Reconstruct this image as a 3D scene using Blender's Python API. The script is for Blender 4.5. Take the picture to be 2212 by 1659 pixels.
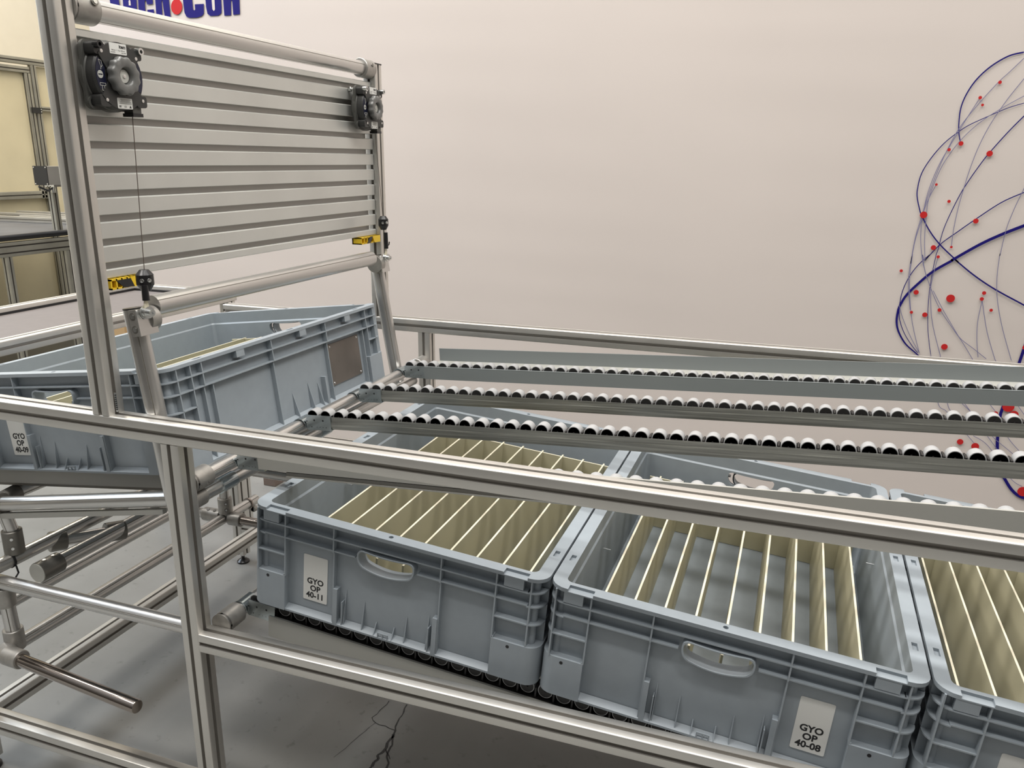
import bpy, bmesh, math, random
from mathutils import Vector, Matrix
random.seed(7)
SC=bpy.context.scene
for o in list(bpy.data.objects): bpy.data.objects.remove(o)
PI=math.pi
ZF=960.0                                   # floor lies 960 mm under the top of the main rail
def V(x,y,z): return Vector((x,y,z+ZF))*0.001
# ------------------------------------------------------------------ camera
cam=bpy.data.cameras.new('camera'); camo=bpy.data.objects.new('camera',cam); SC.collection.objects.link(camo)
FPX,YAW,PIT,ROL=1735.06,-0.3407,0.2712,0.0072
fw=Vector((math.sin(YAW)*math.cos(PIT),math.cos(YAW)*math.cos(PIT),-math.sin(PIT)))
rt=Vector((math.cos(YAW),-math.sin(YAW),0)); up=rt.cross(fw)
r2=rt*math.cos(ROL)+up*math.sin(ROL); u2=-rt*math.sin(ROL)+up*math.cos(ROL)
m=Matrix((r2,u2,-fw)).transposed().to_4x4(); m.translation=V(1228.74,-1095.96,466.35)
camo.matrix_world=m
cam.sensor_fit='HORIZONTAL'; cam.sensor_width=36; cam.lens=FPX/2212*36; cam.clip_start=.05; cam.clip_end=60
SC.camera=camo
# ------------------------------------------------------------------ light
w=bpy.data.worlds.new('hall'); SC.world=w; w.use_nodes=True
nt=w.node_tree; nt.nodes.clear()
tc=nt.nodes.new('ShaderNodeTexCoord'); sep=nt.nodes.new('ShaderNodeSeparateXYZ'); ramp=nt.nodes.new('ShaderNodeValToRGB')
bg=nt.nodes.new('ShaderNodeBackground'); wo=nt.nodes.new('ShaderNodeOutputWorld'); mr=nt.nodes.new('ShaderNodeMapRange')
nt.links.new(tc.outputs['Generated'],sep.inputs[0]); nt.links.new(sep.outputs['Z'],mr.inputs['Value'])
mr.inputs['From Min'].default_value=-1; mr.inputs['From Max'].default_value=1
nt.links.new(mr.outputs[0],ramp.inputs[0]); nt.links.new(ramp.outputs[0],bg.inputs[0]); nt.links.new(bg.outputs[0],wo.inputs[0])
cr=ramp.color_ramp; cr.elements[0].position=.30; cr.elements[0].color=(.035,.030,.026,1); cr.elements[1].position=.95; cr.elements[1].color=(1.5,1.5,1.52,1)
e=cr.elements.new(.5); e.color=(.185,.160,.132,1); e=cr.elements.new(.68); e.color=(.46,.45,.43,1)
# the hall is darker on the side the camera stands on
my=nt.nodes.new('ShaderNodeMapRange'); my.inputs['From Min'].default_value=-.9; my.inputs['From Max'].default_value=.5; my.inputs['To Min'].default_value=.38; my.inputs['To Max'].default_value=.66
nt.links.new(sep.outputs['Y'],my.inputs['Value']); nt.links.new(my.outputs[0],bg.inputs[1])
def area(name,loc,sx,sy,power,color,rot=(0,0,0)):
    l=bpy.data.lights.new(name,'AREA'); l.shape='RECTANGLE'; l.size=sx; l.size_y=sy; l.energy=power; l.color=color
    o=bpy.data.objects.new(name,l); o.location=loc; o.rotation_euler=rot; SC.collection.objects.link(o); return o
for x,y,p in ((-2.4,-.1,58),(-2.4,1.0,56),(.1,-.1,54),(.1,1.0,52),(2.6,-.1,52),(2.6,1.0,52),(-.9,-1.35,52),(1.9,-1.35,52),(-3.6,3.4,95)):
    area('ceiling_and_fill_lamp',(x,y,4.6),1.5,.3,p,(1,.965,.915) if y<2 else (1,.90,.74))  # overhead strips; front pair and warm rear-left lamp are added fill
area('daylight_window',(-4.4,.4,3.6),1.6,3.2,150,(.74,.86,1.0),(0,math.radians(-58),0))
SC.view_settings.view_transform='Standard'; SC.view_settings.look='None'; SC.view_settings.exposure=-0.06; SC.view_settings.gamma=1; SC.view_settings.use_curve_mapping=False
# ------------------------------------------------------------------ materials
def mat(name,col,rough=.5,metal=0,noise=0,nscale=30,bump=0,spec=.5,stretch=None,rvar=0,coat=0):
    m=bpy.data.materials.new(name); m.use_nodes=True; t=m.node_tree; b=t.nodes['Principled BSDF']
    b.inputs['Base Color'].default_value=(*col,1); b.inputs['Roughness'].default_value=rough; b.inputs['Metallic'].default_value=metal
    b.inputs['Specular IOR Level'].default_value=spec
    if noise or bump or rvar:
        c=t.nodes.new('ShaderNodeTexCoord'); mp=t.nodes.new('ShaderNodeMapping'); n=t.nodes.new('ShaderNodeTexNoise')
        n.inputs['Scale'].default_value=nscale; n.inputs['Detail'].default_value=5
        if stretch: mp.inputs['Scale'].default_value=stretch
        t.links.new(c.outputs['Object'],mp.inputs[0]); t.links.new(mp.outputs[0],n.inputs['Vector'])
        if noise:
            r=t.nodes.new('ShaderNodeValToRGB'); r.color_ramp.elements[0].position=.3; r.color_ramp.elements[1].position=.7
            r.color_ramp.elements[0].color=(*[k*(1-noise) for k in col],1); r.color_ramp.elements[1].color=(*[min(1,k*(1+noise)) for k in col],1)
            t.links.new(n.outputs['Fac'],r.inputs[0]); t.links.new(r.outputs[0],b.inputs['Base Color'])
        if bump:
            bp=t.nodes.new('ShaderNodeBump'); bp.inputs['Strength'].default_value=bump; bp.inputs['Distance'].default_value=.001
            t.links.new(n.outputs['Fac'],bp.inputs['Height']); t.links.new(bp.outputs[0],b.inputs['Normal'])
        if rvar:
            q=t.nodes.new('ShaderNodeMapRange'); q.inputs['To Min'].default_value=rough-rvar; q.inputs['To Max'].default_value=rough+rvar
            t.links.new(n.outputs['Fac'],q.inputs['Value']); t.links.new(q.outputs[0],b.inputs['Roughness'])
    return m
ALU=mat('anodised_aluminium',(.68,.66,.62),.41,.86,noise=.03,nscale=12,rvar=.05)
ALUG=mat('aluminium_groove',(.42,.40,.37),.5,.8)
TUBE=mat('aluminium_tube',(.66,.65,.63),.30,.92,rvar=.05,nscale=9)
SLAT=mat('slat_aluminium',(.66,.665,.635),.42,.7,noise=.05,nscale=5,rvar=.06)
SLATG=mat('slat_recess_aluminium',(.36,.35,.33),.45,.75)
JOINT=mat('cast_joint_metal',(.40,.385,.36),.42,.75,noise=.12,nscale=60)
DJOINT=mat('dark_joint_metal',(.22,.21,.19),.4,.8)
ZINC=mat('zinc_plated_steel',(.52,.58,.60),.22,.95,noise=.10,nscale=25,rvar=.08)
GALV=mat('galvanised_steel',(.42,.42,.39),.34,.9,noise=.30,nscale=10,stretch=(.6,5,26),rvar=.12)
CHROME=mat('chromed_steel',(.36,.32,.29),.12,1)
STEEL=mat('screw_steel',(.75,.76,.75),.22,1)
GUIDE=mat('grey_plastic_guide',(.215,.235,.235),.42)
PLATEG=mat('grey_plastic_profile',(.36,.355,.325),.42)
CRATE=mat('blue_grey_crate_plastic',(.290,.326,.356),.40,noise=.03,nscale=40,bump=.03,spec=.45)
BOARD=mat('divider_board_face',(.46,.43,.30),.45,noise=.03,nscale=14,spec=.4)
EDGE=mat('divider_board_edge',(.70,.65,.50),.5)
WHITE=mat('sticker_paper',(.72,.72,.69),.45)
INK=mat('black_ink',(.012,.012,.014),.5)
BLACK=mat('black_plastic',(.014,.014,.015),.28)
DARKP=mat('dark_grey_plastic',(.030,.030,.029),.40,bump=.05,nscale=300)
MIDP=mat('grey_cast_housing',(.085,.085,.078),.42,.2)
KNOB=mat('grey_knob_plastic',(.135,.135,.13),.25)
BUTTON=mat('light_grey_plastic',(.50,.50,.46),.4)
NAVY=mat('navy_sticker',(.008,.010,.03),.35)
ROLL=mat('white_roller_plastic',(.37,.37,.37),.5,spec=.3)
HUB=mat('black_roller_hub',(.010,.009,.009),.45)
YELLOW=mat('yellow_plastic',(.78,.52,.02),.4)
MAT=mat('grey_rubber_mat',(.12,.105,.10),.6,noise=.05)
BELT=mat('dark_conveyor_belt',(.11,.11,.115),.5,noise=.2,nscale=4)
BANNER=mat('banner_vinyl',(.575,.515,.475),.5,noise=.02,nscale=1.2,spec=.2)
BLUE=mat('banner_blue_print',(.010,.006,.13),.6,spec=.15)
RED=mat('banner_red_print',(.46,.02,.02),.6,spec=.15)
GREYL=mat('banner_grey_line_print',(.16,.15,.27),.4)
WALL=mat('cream_wall_paint',(.80,.76,.66),.8,noise=.02,nscale=8,bump=.1)
TRANS=mat('milky_panel',(.70,.62,.42),.35,noise=.10,nscale=2.0)
PLATE=mat('brown_steel_plate',(.20,.175,.155),.35,.6,noise=.2,nscale=8)
CARD=mat('brown_cardboard',(.42,.28,.14),.8)
WOOD=mat('dark_brown_beam',(.16,.12,.10),.6)
OLDALU=mat('worn_aluminium_profile',(.40,.385,.33),.42,.7,noise=.15,nscale=6)
OLDG=mat('worn_profile_groove',(.12,.11,.10),.5,.5)
def floor_mat():
    m=mat('concrete_floor',(.33,.325,.30),.42,spec=.4); t=m.node_tree; b=t.nodes['Principled BSDF']
    c=t.nodes.new('ShaderNodeTexCoord'); n1=t.nodes.new('ShaderNodeTexNoise'); n1.inputs['Scale'].default_value=1.3; n1.inputs['Detail'].default_value=8; n1.inputs['Roughness'].default_value=.6
    n2=t.nodes.new('ShaderNodeTexNoise'); n2.inputs['Scale'].default_value=38; n2.inputs['Detail'].default_value=3
    r1=t.nodes.new('ShaderNodeValToRGB'); r1.color_ramp.elements[0].position=.3; r1.color_ramp.elements[0].color=(.165,.165,.156,1); r1.color_ramp.elements[1].position=.72; r1.color_ramp.elements[1].color=(.265,.264,.252,1)
    r2=t.nodes.new('ShaderNodeValToRGB'); r2.color_ramp.elements[0].position=.24; r2.color_ramp.elements[0].color=(.6,.6,.6,1); r2.color_ramp.elements[1].position=.36; r2.color_ramp.elements[1].color=(1,1,1,1)
    mx=t.nodes.new('ShaderNodeMixRGB'); mx.blend_type='MULTIPLY'; mx.inputs[0].default_value=.6
    for n in (n1,n2): t.links.new(c.outputs['Object'],n.inputs['Vector'])
    t.links.new(n1.outputs['Fac'],r1.inputs[0]); t.links.new(n2.outputs['Fac'],r2.inputs[0]); t.links.new(r1.outputs[0],mx.inputs[1]); t.links.new(r2.outputs[0],mx.inputs[2]); t.links.new(mx.outputs[0],b.inputs['Base Color'])
    q=t.nodes.new('ShaderNodeMapRange'); q.inputs['To Min'].default_value=.28; q.inputs['To Max'].default_value=.55; t.links.new(n1.outputs['Fac'],q.inputs['Value']); t.links.new(q.outputs[0],b.inputs['Roughness'])
    return m
FLOOR=floor_mat()
# ------------------------------------------------------------------ mesh helpers (all lengths in mm)
class MB:
    def __init__(s): s.v=[];s.f=[];s.m=[];s.mats=[]
    def mi(s,m):
        if m not in s.mats: s.mats.append(m)
        return s.mats.index(m)
    def add(s,vs,fs,m):
        o=len(s.v); s.v+=[tuple(v) for v in vs]; k=s.mi(m)
        for f in fs: s.f.append(tuple(i+o for i in f)); s.m.append(k)
        return s
    def box(s,x0,x1,y0,y1,z0,z1,m,M=None):
        vs=[Vector((x,y,z)) for z in (z0,z1) for y in (y0,y1) for x in (x0,x1)]
        if M: vs=[M@v for v in vs]
        return s.add(vs,[(0,2,3,1),(4,5,7,6),(0,1,5,4),(2,6,7,3),(0,4,6,2),(1,3,7,5)],m)
    def prism(s,poly,p0,p1,ax,ay,m,caps=True,mlist=None):
        """poly: 2D outline spanned by ax, ay, swept from p0 to p1"""
        p0,p1,ax,ay=map(Vector,(p0,p1,ax,ay)); n=len(poly)
        flip=(ax.cross(ay)).dot(p1-p0)<0
        area=sum(poly[i][0]*poly[(i+1)%n][1]-poly[(i+1)%n][0]*poly[i][1] for i in range(n))
        if area<0: flip=not flip
        vs=[p0+ax*a+ay*b for a,b in poly]+[p1+ax*a+ay*b for a,b in poly]
        o=len(s.v); s.v+=[tuple(v) for v in vs]
        for i in range(n):
            j=(i+1)%n; f=(i,j,n+j,n+i)
            if flip: f=f[::-1]
            s.f.append(tuple(k+o for k in f)); s.m.append(s.mi(mlist[i] if mlist else m))
        if caps:
            a=tuple(range(n))[::-1]; b=tuple(range(n,2*n))
            if flip: a=a[::-1]; b=b[::-1]
            s.f.append(tuple(k+o for k in a)); s.m.append(s.mi(m)); s.f.append(tuple(k+o for k in b)); s.m.append(s.mi(m))
        return s
    def cyl(s,p0,p1,r,m,n=24,r1=None,caps=True,M=None):
        p0,p1=Vector(p0),Vector(p1); d=(p1-p0).normalized(); a=d.orthogonal().normalized(); b=d.cross(a); r1=r if r1 is None else r1
        vs=[p0+(a*math.cos(2*PI*i/n)+b*math.sin(2*PI*i/n))*r for i in range(n)]+[p1+(a*math.cos(2*PI*i/n)+b*math.sin(2*PI*i/n))*r1 for i in range(n)]
        if M: vs=[M@v for v in vs]
        fs=[(i,(i+1)%n,n+(i+1)%n,n+i) for i in range(n)]
        if caps: fs+=[tuple(range(n))[::-1],tuple(range(n,2*n))]
        return s.add(vs,fs,m)
    def lathe(s,p,d,prof,m,n=28,mlist=None,M=None):
        """prof: (radius, distance along d) pairs"""
        p,d=Vector(p),Vector(d).normalized(); a=d.orthogonal().normalized(); b=d.cross(a); o=len(s.v)
        for r,t in prof:
            for i in range(n):
                q=p+d*t+(a*math.cos(2*PI*i/n)+b*math.sin(2*PI*i/n))*r
                s.v.append(tuple(M@q if M else q))
        for k in range(len(prof)-1):
            for i in range(n):
                j=(i+1)%n; s.f.append((o+k*n+i,o+k*n+j,o+(k+1)*n+j,o+(k+1)*n+i)); s.m.append(s.mi(mlist[k] if mlist else m))
        if prof[0][0]>0: s.f.append(tuple(o+i for i in range(n))[::-1]); s.m.append(s.mi(mlist[0] if mlist else m))
        if prof[-1][0]>0: s.f.append(tuple(o+(len(prof)-1)*n+i for i in range(n))); s.m.append(s.mi(mlist[-1] if mlist else m))
        return s
    def path(s,pts,r,m,n=10):
        pts=[Vector(p) for p in pts]; o=len(s.v); up=None
        for i,p in enumerate(pts):
            d=(pts[min(i+1,len(pts)-1)]-pts[max(i-1,0)]).normalized()
            a=d.orthogonal().normalized() if up is None else (up-d*up.dot(d)).normalized(); up=a; b=d.cross(a)
            for k in range(n): s.v.append(tuple(p+(a*math.cos(2*PI*k/n)+b*math.sin(2*PI*k/n))*r))
        for i in range(len(pts)-1):
            for k in range(n):
                j=(k+1)%n; s.f.append((o+i*n+k,o+i*n+j,o+(i+1)*n+j,o+(i+1)*n+k)); s.m.append(s.mi(m))
        s.f.append(tuple(o+k for k in range(n))[::-1]); s.m.append(s.mi(m)); s.f.append(tuple(o+(len(pts)-1)*n+k for k in range(n))); s.m.append(s.mi(m))
        return s
    def mesh(s,name,ang=32):
        me=bpy.data.meshes.new(name); me.from_pydata([(x*.001,y*.001,z*.001) for x,y,z in s.v],[],s.f)
        for m in s.mats: me.materials.append(m)
        me.polygons.foreach_set('material_index',s.m); me.polygons.foreach_set('use_smooth',[True]*len(s.f))
        me.update(); me.set_sharp_from_angle(angle=math.radians(ang)); return me
def link(name,me,parent=None,loc=None):
    o=bpy.data.objects.new(name,me); SC.collection.objects.link(o)
    if parent: o.parent=parent
    if loc is not None: o.location=loc
    return o
def part(name,mb,parent,ang=32,label=None,loc=None):
    o=link(name,mb.mesh(name,ang),parent,loc)
    if label: o['label']=label
    return o
def thing(name,label,cat,loc=(0,0,0),rot=(0,0,0),group=None):
    o=bpy.data.objects.new(name,None); SC.collection.objects.link(o); o.location=loc; o.rotation_euler=rot; o.empty_display_size=.05
    o['label']=label; o['category']=cat
    if group: o['group']=group
    return o
def tag(o,label,cat,group=None):
    o['label']=label; o['category']=cat
    if group: o['group']=group
    return o
def struct(name,mb): o=part(name,mb,None); o['kind']='structure'; return o
ZERO=V(0,0,0)
# section of a slotted square profile
def slot_poly(a=40,b=40,slots_a=1,slots_b=1,g=8.4,dp=7,r=3.2,G=None,A=None):
    """returns outline and per-edge materials; slots_a grooves on the faces of width a"""
    pts=[];ml=[]
    def corner(cx,cy,a0):
        for k in range(4):
            t=a0+PI/2*k/3; pts.append((cx+r*math.cos(t),cy+r*math.sin(t))); ml.append(A)
    def side(p,q,n):
        # from p to q along a face, grooves cut inwards (left of travel)
        L=math.hypot(q[0]-p[0],q[1]-p[1]); dx,dy=(q[0]-p[0])/L,(q[1]-p[1])/L; nx,ny=-dy,dx
        for k in range(n):
            c=L*(k+.5)/n
            for (t,d,mm) in ((c-g/2,0,A),(c-g/2,1.2,G),(c-g/2+.8,dp,G),(c+g/2-.8,dp,G),(c+g/2,1.2,G),(c+g/2,0,A)):
                pts.append((p[0]+dx*t+nx*d,p[1]+dy*t+ny*d)); ml.append(mm)
    A_,B_=a/2,b/2
    def S(p,q,n):
        side(p,q,n)
        # the edge that drops into the groove is groove coloured
    corner(A_-r,B_-r,0); S((A_-r,B_),(-A_+r,B_),slots_a)
    corner(-A_+r,B_-r,PI/2); S((-A_,B_-r),(-A_,-B_+r),slots_b)
    corner(-A_+r,-B_+r,PI); S((-A_+r,-B_),(A_-r,-B_),slots_a)
    corner(A_-r,-B_+r,1.5*PI); S((A_,-B_+r),(A_,B_-r),slots_b)
    return pts,ml
def beam(mb,p0,p1,ax,ay,a=40,b=40,sa=1,sb=1,A=None,G=None,g=8.4):
    A=A or ALU; G=G or ALUG
    poly,ml=slot_poly(a,b,sa,sb,g=g,A=A,G=G); mb.prism(poly,p0,p1,ax,ay,A,mlist=ml); return mb
X,Y,Z=(1,0,0),(0,1,0),(0,0,1)
def xbeam(mb,x0,x1,y,z,**k): return beam(mb,(x0,y,z),(x1,y,z),Y,Z,**k)      # y,z = centre line
def ybeam(mb,y0,y1,x,z,**k): return beam(mb,(x,y0,z),(x,y1,z),X,Z,**k)
def zbeam(mb,z0,z1,x,y,**k): return beam(mb,(x,y,z0),(x,y,z1),X,Y,**k)
# round tube with four hairline grooves
def tube(mb,p0,p1,r=15,m=None,ph=.3,n=32):
    m=m or TUBE; p0,p1=Vector(p0),Vector(p1); d=(p1-p0).normalized()
    ref=Vector((0,0,1)) if abs(d.z)<.8 else Vector((0,-1,0))
    a=(ref-d*ref.dot(d)).normalized(); b=d.cross(a); poly=[];ml=[]
    for q in range(4):
        c=ph+q*PI/2; h=1.0/r
        for k in range(n//4):
            t=c+h+(PI/2-2*h)*k/(n//4-1); poly.append((r*math.cos(t),r*math.sin(t))); ml.append(m)
        ml[-1]=ALUG
        poly.append(((r-1.4)*math.cos(c+PI/2),(r-1.4)*math.sin(c+PI/2))); ml.append(ALUG)
    mb.prism(poly,p0,p1,a,b,m,mlist=ml); return mb
def ring_clamp(mb,p,d,r0=15.2,r1=21,l=50,m=None,screw=None):
    m=m or JOINT; p=Vector(p); d=Vector(d).normalized()
    mb.lathe(p,d,[(r0,0),(r1-1.5,0),(r1,1.5),(r1,l-1.5),(r1-1.5,l),(r0,l)],m)
    if screw is not None:
        s=Vector(screw).normalized()
        for t in (.33,.72):
            q=p+d*l*t; mb.cyl(q+s*(r1-3),q+s*(r1+.8),5.2,DJOINT,14); mb.cyl(q+s*(r1-2),q+s*(r1+1.4),3.2,STEEL,12)
    return mb
def text_into(mb,txt,size,M,m,bold=0.0,ext=0.12,align='CENTER'):
    cu=bpy.data.curves.new('t','FONT'); cu.body=txt; cu.size=size; cu.align_x=align; cu.extrude=ext/2; cu.offset=bold; cu.resolution_u=3
    ob=bpy.data.objects.new('t',cu); SC.collection.objects.link(ob)
    dg=bpy.context.evaluated_depsgraph_get(); me=ob.evaluated_get(dg).to_mesh()
    mb.add([M@v.co for v in me.vertices],[tuple(p.vertices) for p in me.polygons],m)
    ob.evaluated_get(dg).to_mesh_clear(); bpy.data.objects.remove(ob); bpy.data.curves.remove(cu); return mb
def frame(o,ex,ey):
    ex,ey=Vector(ex).normalized(),Vector(ey).normalized(); ez=ex.cross(ey); m=Matrix((ex,ey,ez)).transposed().to_4x4(); m.translation=Vector(o); return m
CURVES=[(4.8,3.0,[(1840,811),(1799,801),(1754,772),(1718,733),(1695,689),(1684,644),(1685,594),(1689,566),(1697,538)]),(2.2,3.5,[(1864,657),(1819,642),(1765,616),(1717,591),(1686,568),(1648,531),(1615,482),(1594,434),(1588,386),(1591,352),(1607,303)]),(3.9,5.2,[(1607,303),(1642,245),(1684,195),(1746,140),(1734,149),(1798,99),(1870,53),(1965,4),(1999,-15)]),(10.4,7.8,[(1954,283),(1924,269),(1863,238),(1803,202),(1731,149),(1725,143),(1673,104),(1631,58),(1597,12),(1580,-33)]),(7.8,3.5,[(1580,-33),(1579,-77),(1590,-116),(1618,-159),(1655,-190),(1686,-215)]),(3.5,2.2,[(1937,392),(1908,377),(1847,343),(1782,289),(1731,243),(1682,197),(1642,140),(1655,161),(1622,122),(1599,78),(1585,28),(1582,-22),(1588,-71),(1609,-120),(1639,-163),(1662,-189)]),(3.5,1.3,[(1896,650),(1870,617),(1834,570),(1793,510),(1766,464),(1729,388),(1704,316),(1686,247),(1678,177),(1675,162),(1671,87),(1672,1),(1683,-98),(1704,-191),(1720,-252)]),(1.7,1.3,[(1843,793),(1807,751),(1782,723),(1737,661),(1692,589),(1666,524),(1645,454),(1628,382),(1615,308),(1603,224),(1599,148),(1601,159),(1601,100),(1606,40),(1622,-47),(1640,-112),(1667,-189)]),(1.3,1.3,[(1736,676),(1706,612),(1670,529),(1641,454),(1621,367),(1615,289),(1603,209),(1599,128),(1599,153),(1598,89),(1604,35),(1618,-36)]),(1.3,1.3,[(1853,732),(1815,669),(1780,598),(1756,529),(1740,459),(1729,388),(1721,321),(1717,252),(1718,194)]),(1.7,1.3,[(1861,679),(1803,642),(1746,598),(1698,543),(1663,482),(1644,430),(1627,352),(1627,289),(1632,210),(1642,140),(1632,160),(1646,108),(1671,50),(1710,-24),(1757,-87),(1798,-139),(1834,-191)]),(1.3,0.9,[(1644,398),(1627,352),(1615,289),(1620,210),(1635,140),(1656,81)]),(1.3,1.3,[(1682,155),(1675,88),(1675,28),(1694,-75),(1734,-189)]),(1.3,0.9,[(1682,37),(1719,-24),(1768,-97),(1792,-128),(1834,-158),(1880,-192)]),(0.9,0.9,[(1838,11),(1835,-64),(1842,-130),(1854,-189)]),(1.3,1.3,[(1838,11),(1868,-95),(1906,-190)]),(1.3,1.3,[(1917,438),(1906,391),(1888,325),(1874,253),(1869,170),(1868,171),(1871,93),(1884,14),(1913,-80),(1957,-191)]),(0.9,0.9,[(1581,-22),(1597,-65),(1630,-130),(1667,-189)]),(9.5,10.4,[(1992,-117),(1983,-189),(1968,-290),(1957,-359),(1953,-399),(1957,-473),(1965,-530),(1980,-593),(2002,-626),(2029,-663),(2059,-686),(2101,-694)]),(1.3,1.3,[(1704,-191),(1750,-364),(1785,-398),(1860,-476),(1923,-542)]),(1.3,1.3,[(1734,-189),(1780,-361),(1802,-399)]),(1.3,1.3,[(1834,-191),(1892,-275),(1982,-384),(2034,-441)]),(0.9,0.9,[(1802,-341),(1863,-392),(1940,-472),(2008,-525),(2053,-565)]),(1.3,1.3,[(1834,-358),(1866,-397),(1928,-477),(1981,-540)]),(0.9,0.9,[(1915,-355),(1951,-399),(1990,-472),(2042,-526)]),(1.3,1.3,[(1906,-190),(1968,-295),(2000,-348),(2041,-400)]),(1.3,1.3,[(1880,-477),(1934,-511),(2018,-620),(2060,-647)])]
DOTS=[(1786,722,5),(1736,676,5),(1746,653,4),(1700,532,7),(1667,512,5),(1644,398,4),(1690,343,5),(1789,500,9),(1618,296,11),(1780,280,8),(1663,186,8),(1718,190,4),(1682,155,5),(1572,101,5),(1629,28,8),(1740,13,13),(1623,-44,5),(1667,-50,8),(1711,-30,6),(1744,-160,10),(1840,38,6),(1836,17,6),(1870,-20,5),(1973,-357,18),(1995,-384,13),(1938,-386,7),(1842,-505,10),(1892,-516,12),(1818,-528,2),(2066,-666,17),(1990,-142,7)]
LETTERS=[[(-1844,1228),(-1794,1225),(-1785,1113),(-1837,1116)],[(-1889,1230),(-1758,1222),(-1761,1203),(-1892,1211)],[(-1764,1184),(-1751,1195),(-1698,1192),(-1688,1180),(-1688,1150),(-1691,1113),(-1690,1106),(-1701,1098),(-1754,1100),(-1764,1112),(-1766,1129)],[(-1675,1182),(-1664,1190),(-1605,1186),(-1595,1178),(-1598,1129),(-1630,1128),(-1632,1141),(-1636,1147),(-1642,1142),(-1644,1112),(-1644,1095),(-1639,1089),(-1633,1093),(-1632,1107),(-1596,1107),(-1597,1082),(-1609,1074),(-1670,1077),(-1680,1086),(-1680,1122)],[(-1580,1215),(-1545,1213),(-1546,1183),(-1516,1181),(-1508,1173),(-1507,1061),(-1539,1067),(-1543,1137),(-1544,1142),(-1549,1137),(-1552,1071),(-1585,1078)],[(-1430,1200),(-1431,1120),(-1429,1085),(-1421,1069),(-1407,1063),(-1364,1062),(-1338,1067),(-1326,1077),(-1322,1115),(-1370,1116),(-1370,1095),(-1376,1091),(-1382,1096),(-1382,1134),(-1383,1174),(-1377,1179),(-1370,1173),(-1371,1149),(-1323,1149),(-1324,1184),(-1337,1195)],[(-1311,1162),(-1311,1103),(-1307,1075),(-1292,1065),(-1250,1065),(-1233,1074),(-1230,1099),(-1229,1155),(-1242,1166),(-1298,1169)],[(-1218,1164),(-1145,1160),(-1134,1152),(-1138,1065),(-1172,1064),(-1172,1117),(-1175,1123),(-1179,1118),(-1184,1063),(-1219,1063)]]
HOLES=[[(-1732,1147),(-1729,1151),(-1725,1152),(-1722,1149),(-1722,1129),(-1733,1130)],[(-1730,1180),(-1717,1179),(-1717,1165),(-1730,1166)],[(-1278,1155),(-1278,1091),(-1272,1084),(-1265,1089),(-1262,1154)]]
LOGO_DOT=[(-1439,1110),(-1441,1101),(-1445,1094),(-1451,1088),(-1457,1083),(-1465,1080),(-1473,1079),(-1480,1081),(-1487,1084),(-1493,1090),(-1497,1096),(-1499,1104),(-1499,1113),(-1497,1121),(-1493,1128),(-1487,1135),(-1480,1139),(-1472,1142),(-1465,1143),(-1457,1141),(-1450,1138),(-1445,1132),(-1441,1126),(-1439,1118)]
# ------------------------------------------------------------------ the setting
b=MB(); b.box(-5400,4200,-3200,5700,-1000,-960,FLOOR); fl=struct('floor',b); fl.location=ZERO
b=MB()                                             # cracks in the concrete
def crack(pts,w):
    for (x0,y0),(x1,y1) in zip(pts,pts[1:]):
        dx,dy=x1-x0,y1-y0; L=math.hypot(dx,dy) or 1; nx,ny=-dy/L*w/2,dx/L*w/2; k=random.uniform(.6,1.3)
        b.add([(x0+nx,y0+ny,-959.6),(x0-nx,y0-ny,-959.6),(x1-nx*k,y1-ny*k,-959.6),(x1+nx*k,y1+ny*k,-959.6)],[(0,1,2,3)],INK)
def wig(p,q,n,a):
    r=[]
    for i in range(n+1):
        t=i/n; r.append((p[0]+(q[0]-p[0])*t+(random.uniform(-a,a) if 0<i<n else 0),p[1]+(q[1]-p[1])*t+(random.uniform(-a,a) if 0<i<n else 0)))
    return r
crack(wig((341,573),(359,471),7,4),4); crack(wig((359,471),(366,450),3,3),6); crack(wig((366,450),(366,335),8,7),7); crack(wig((360,455),(402,342),7,6),5)
crack(wig((288,570),(278,493),5,4),2.5); crack(wig((278,493),(297,478),2,2),2.5); crack(wig((297,478),(358,470),4,3),2.5); crack(wig((369,400),(396,372),3,3),3)
crack(wig((297,478),(262,330),8,5),1.5); crack(wig((402,342),(420,200),6,8),4); crack(wig((366,335),(340,220),6,8),5)
c=part('crack',b,fl); 
def wallbox(n,*a):
    b=MB(); b.box(*a,WALL); o=struct(n,b); o.location=ZERO; return o
wallbox('wall_back',-1960,4200,2065,2200,-960,2600)
wallbox('wall_far',-5400,-1960,5550,5700,-960,2900)
wallbox('wall_left',-5400,-5250,-3200,5550,-960,2900)
# printed vinyl banner
b=MB(); nx,nz=60,70; vs=[];fs=[]
for j in range(nz+1):
    for i in range(nx+1):
        x=-1985+(5800)*i/nx; z=-958+2900*j/nz
        y=2049+.45*math.sin(z*.035+.002*x+1.5*math.sin(z*.006))*math.sin(x*.0021+z*.0013+1)+1.6*math.sin(x*.004+z*.003)
        vs.append((x,y,z))
for j in range(nz):
    for i in range(nx):
        a=j*(nx+1)+i; fs.append((a,a+1,a+nx+2,a+nx+1))
b.add(vs,fs,BANNER)
ban=thing('banner','large pale banner with blue lettering and a blue and red line globe','banner',V(0,2049,-960))
def abs_part(name,mb,root,ang=32,label=None):
    o=part(name,mb,root,ang,label); o.location=ZERO-root.location; return o
abs_part('banner_sheet',b,ban,60)
YP=2044.2
b=MB()
for p in LETTERS: b.prism(p,(0,YP,0),(0,YP+.8,0),X,Z,BLUE)
abs_part('lettering',b,ban,label='dark blue bold lettering')
for p in HOLES: b=MB(); b.prism(p,(0,YP-.6,0),(0,YP+.2,0),X,Z,BANNER); abs_part('letter_counter',b,ban)
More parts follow.
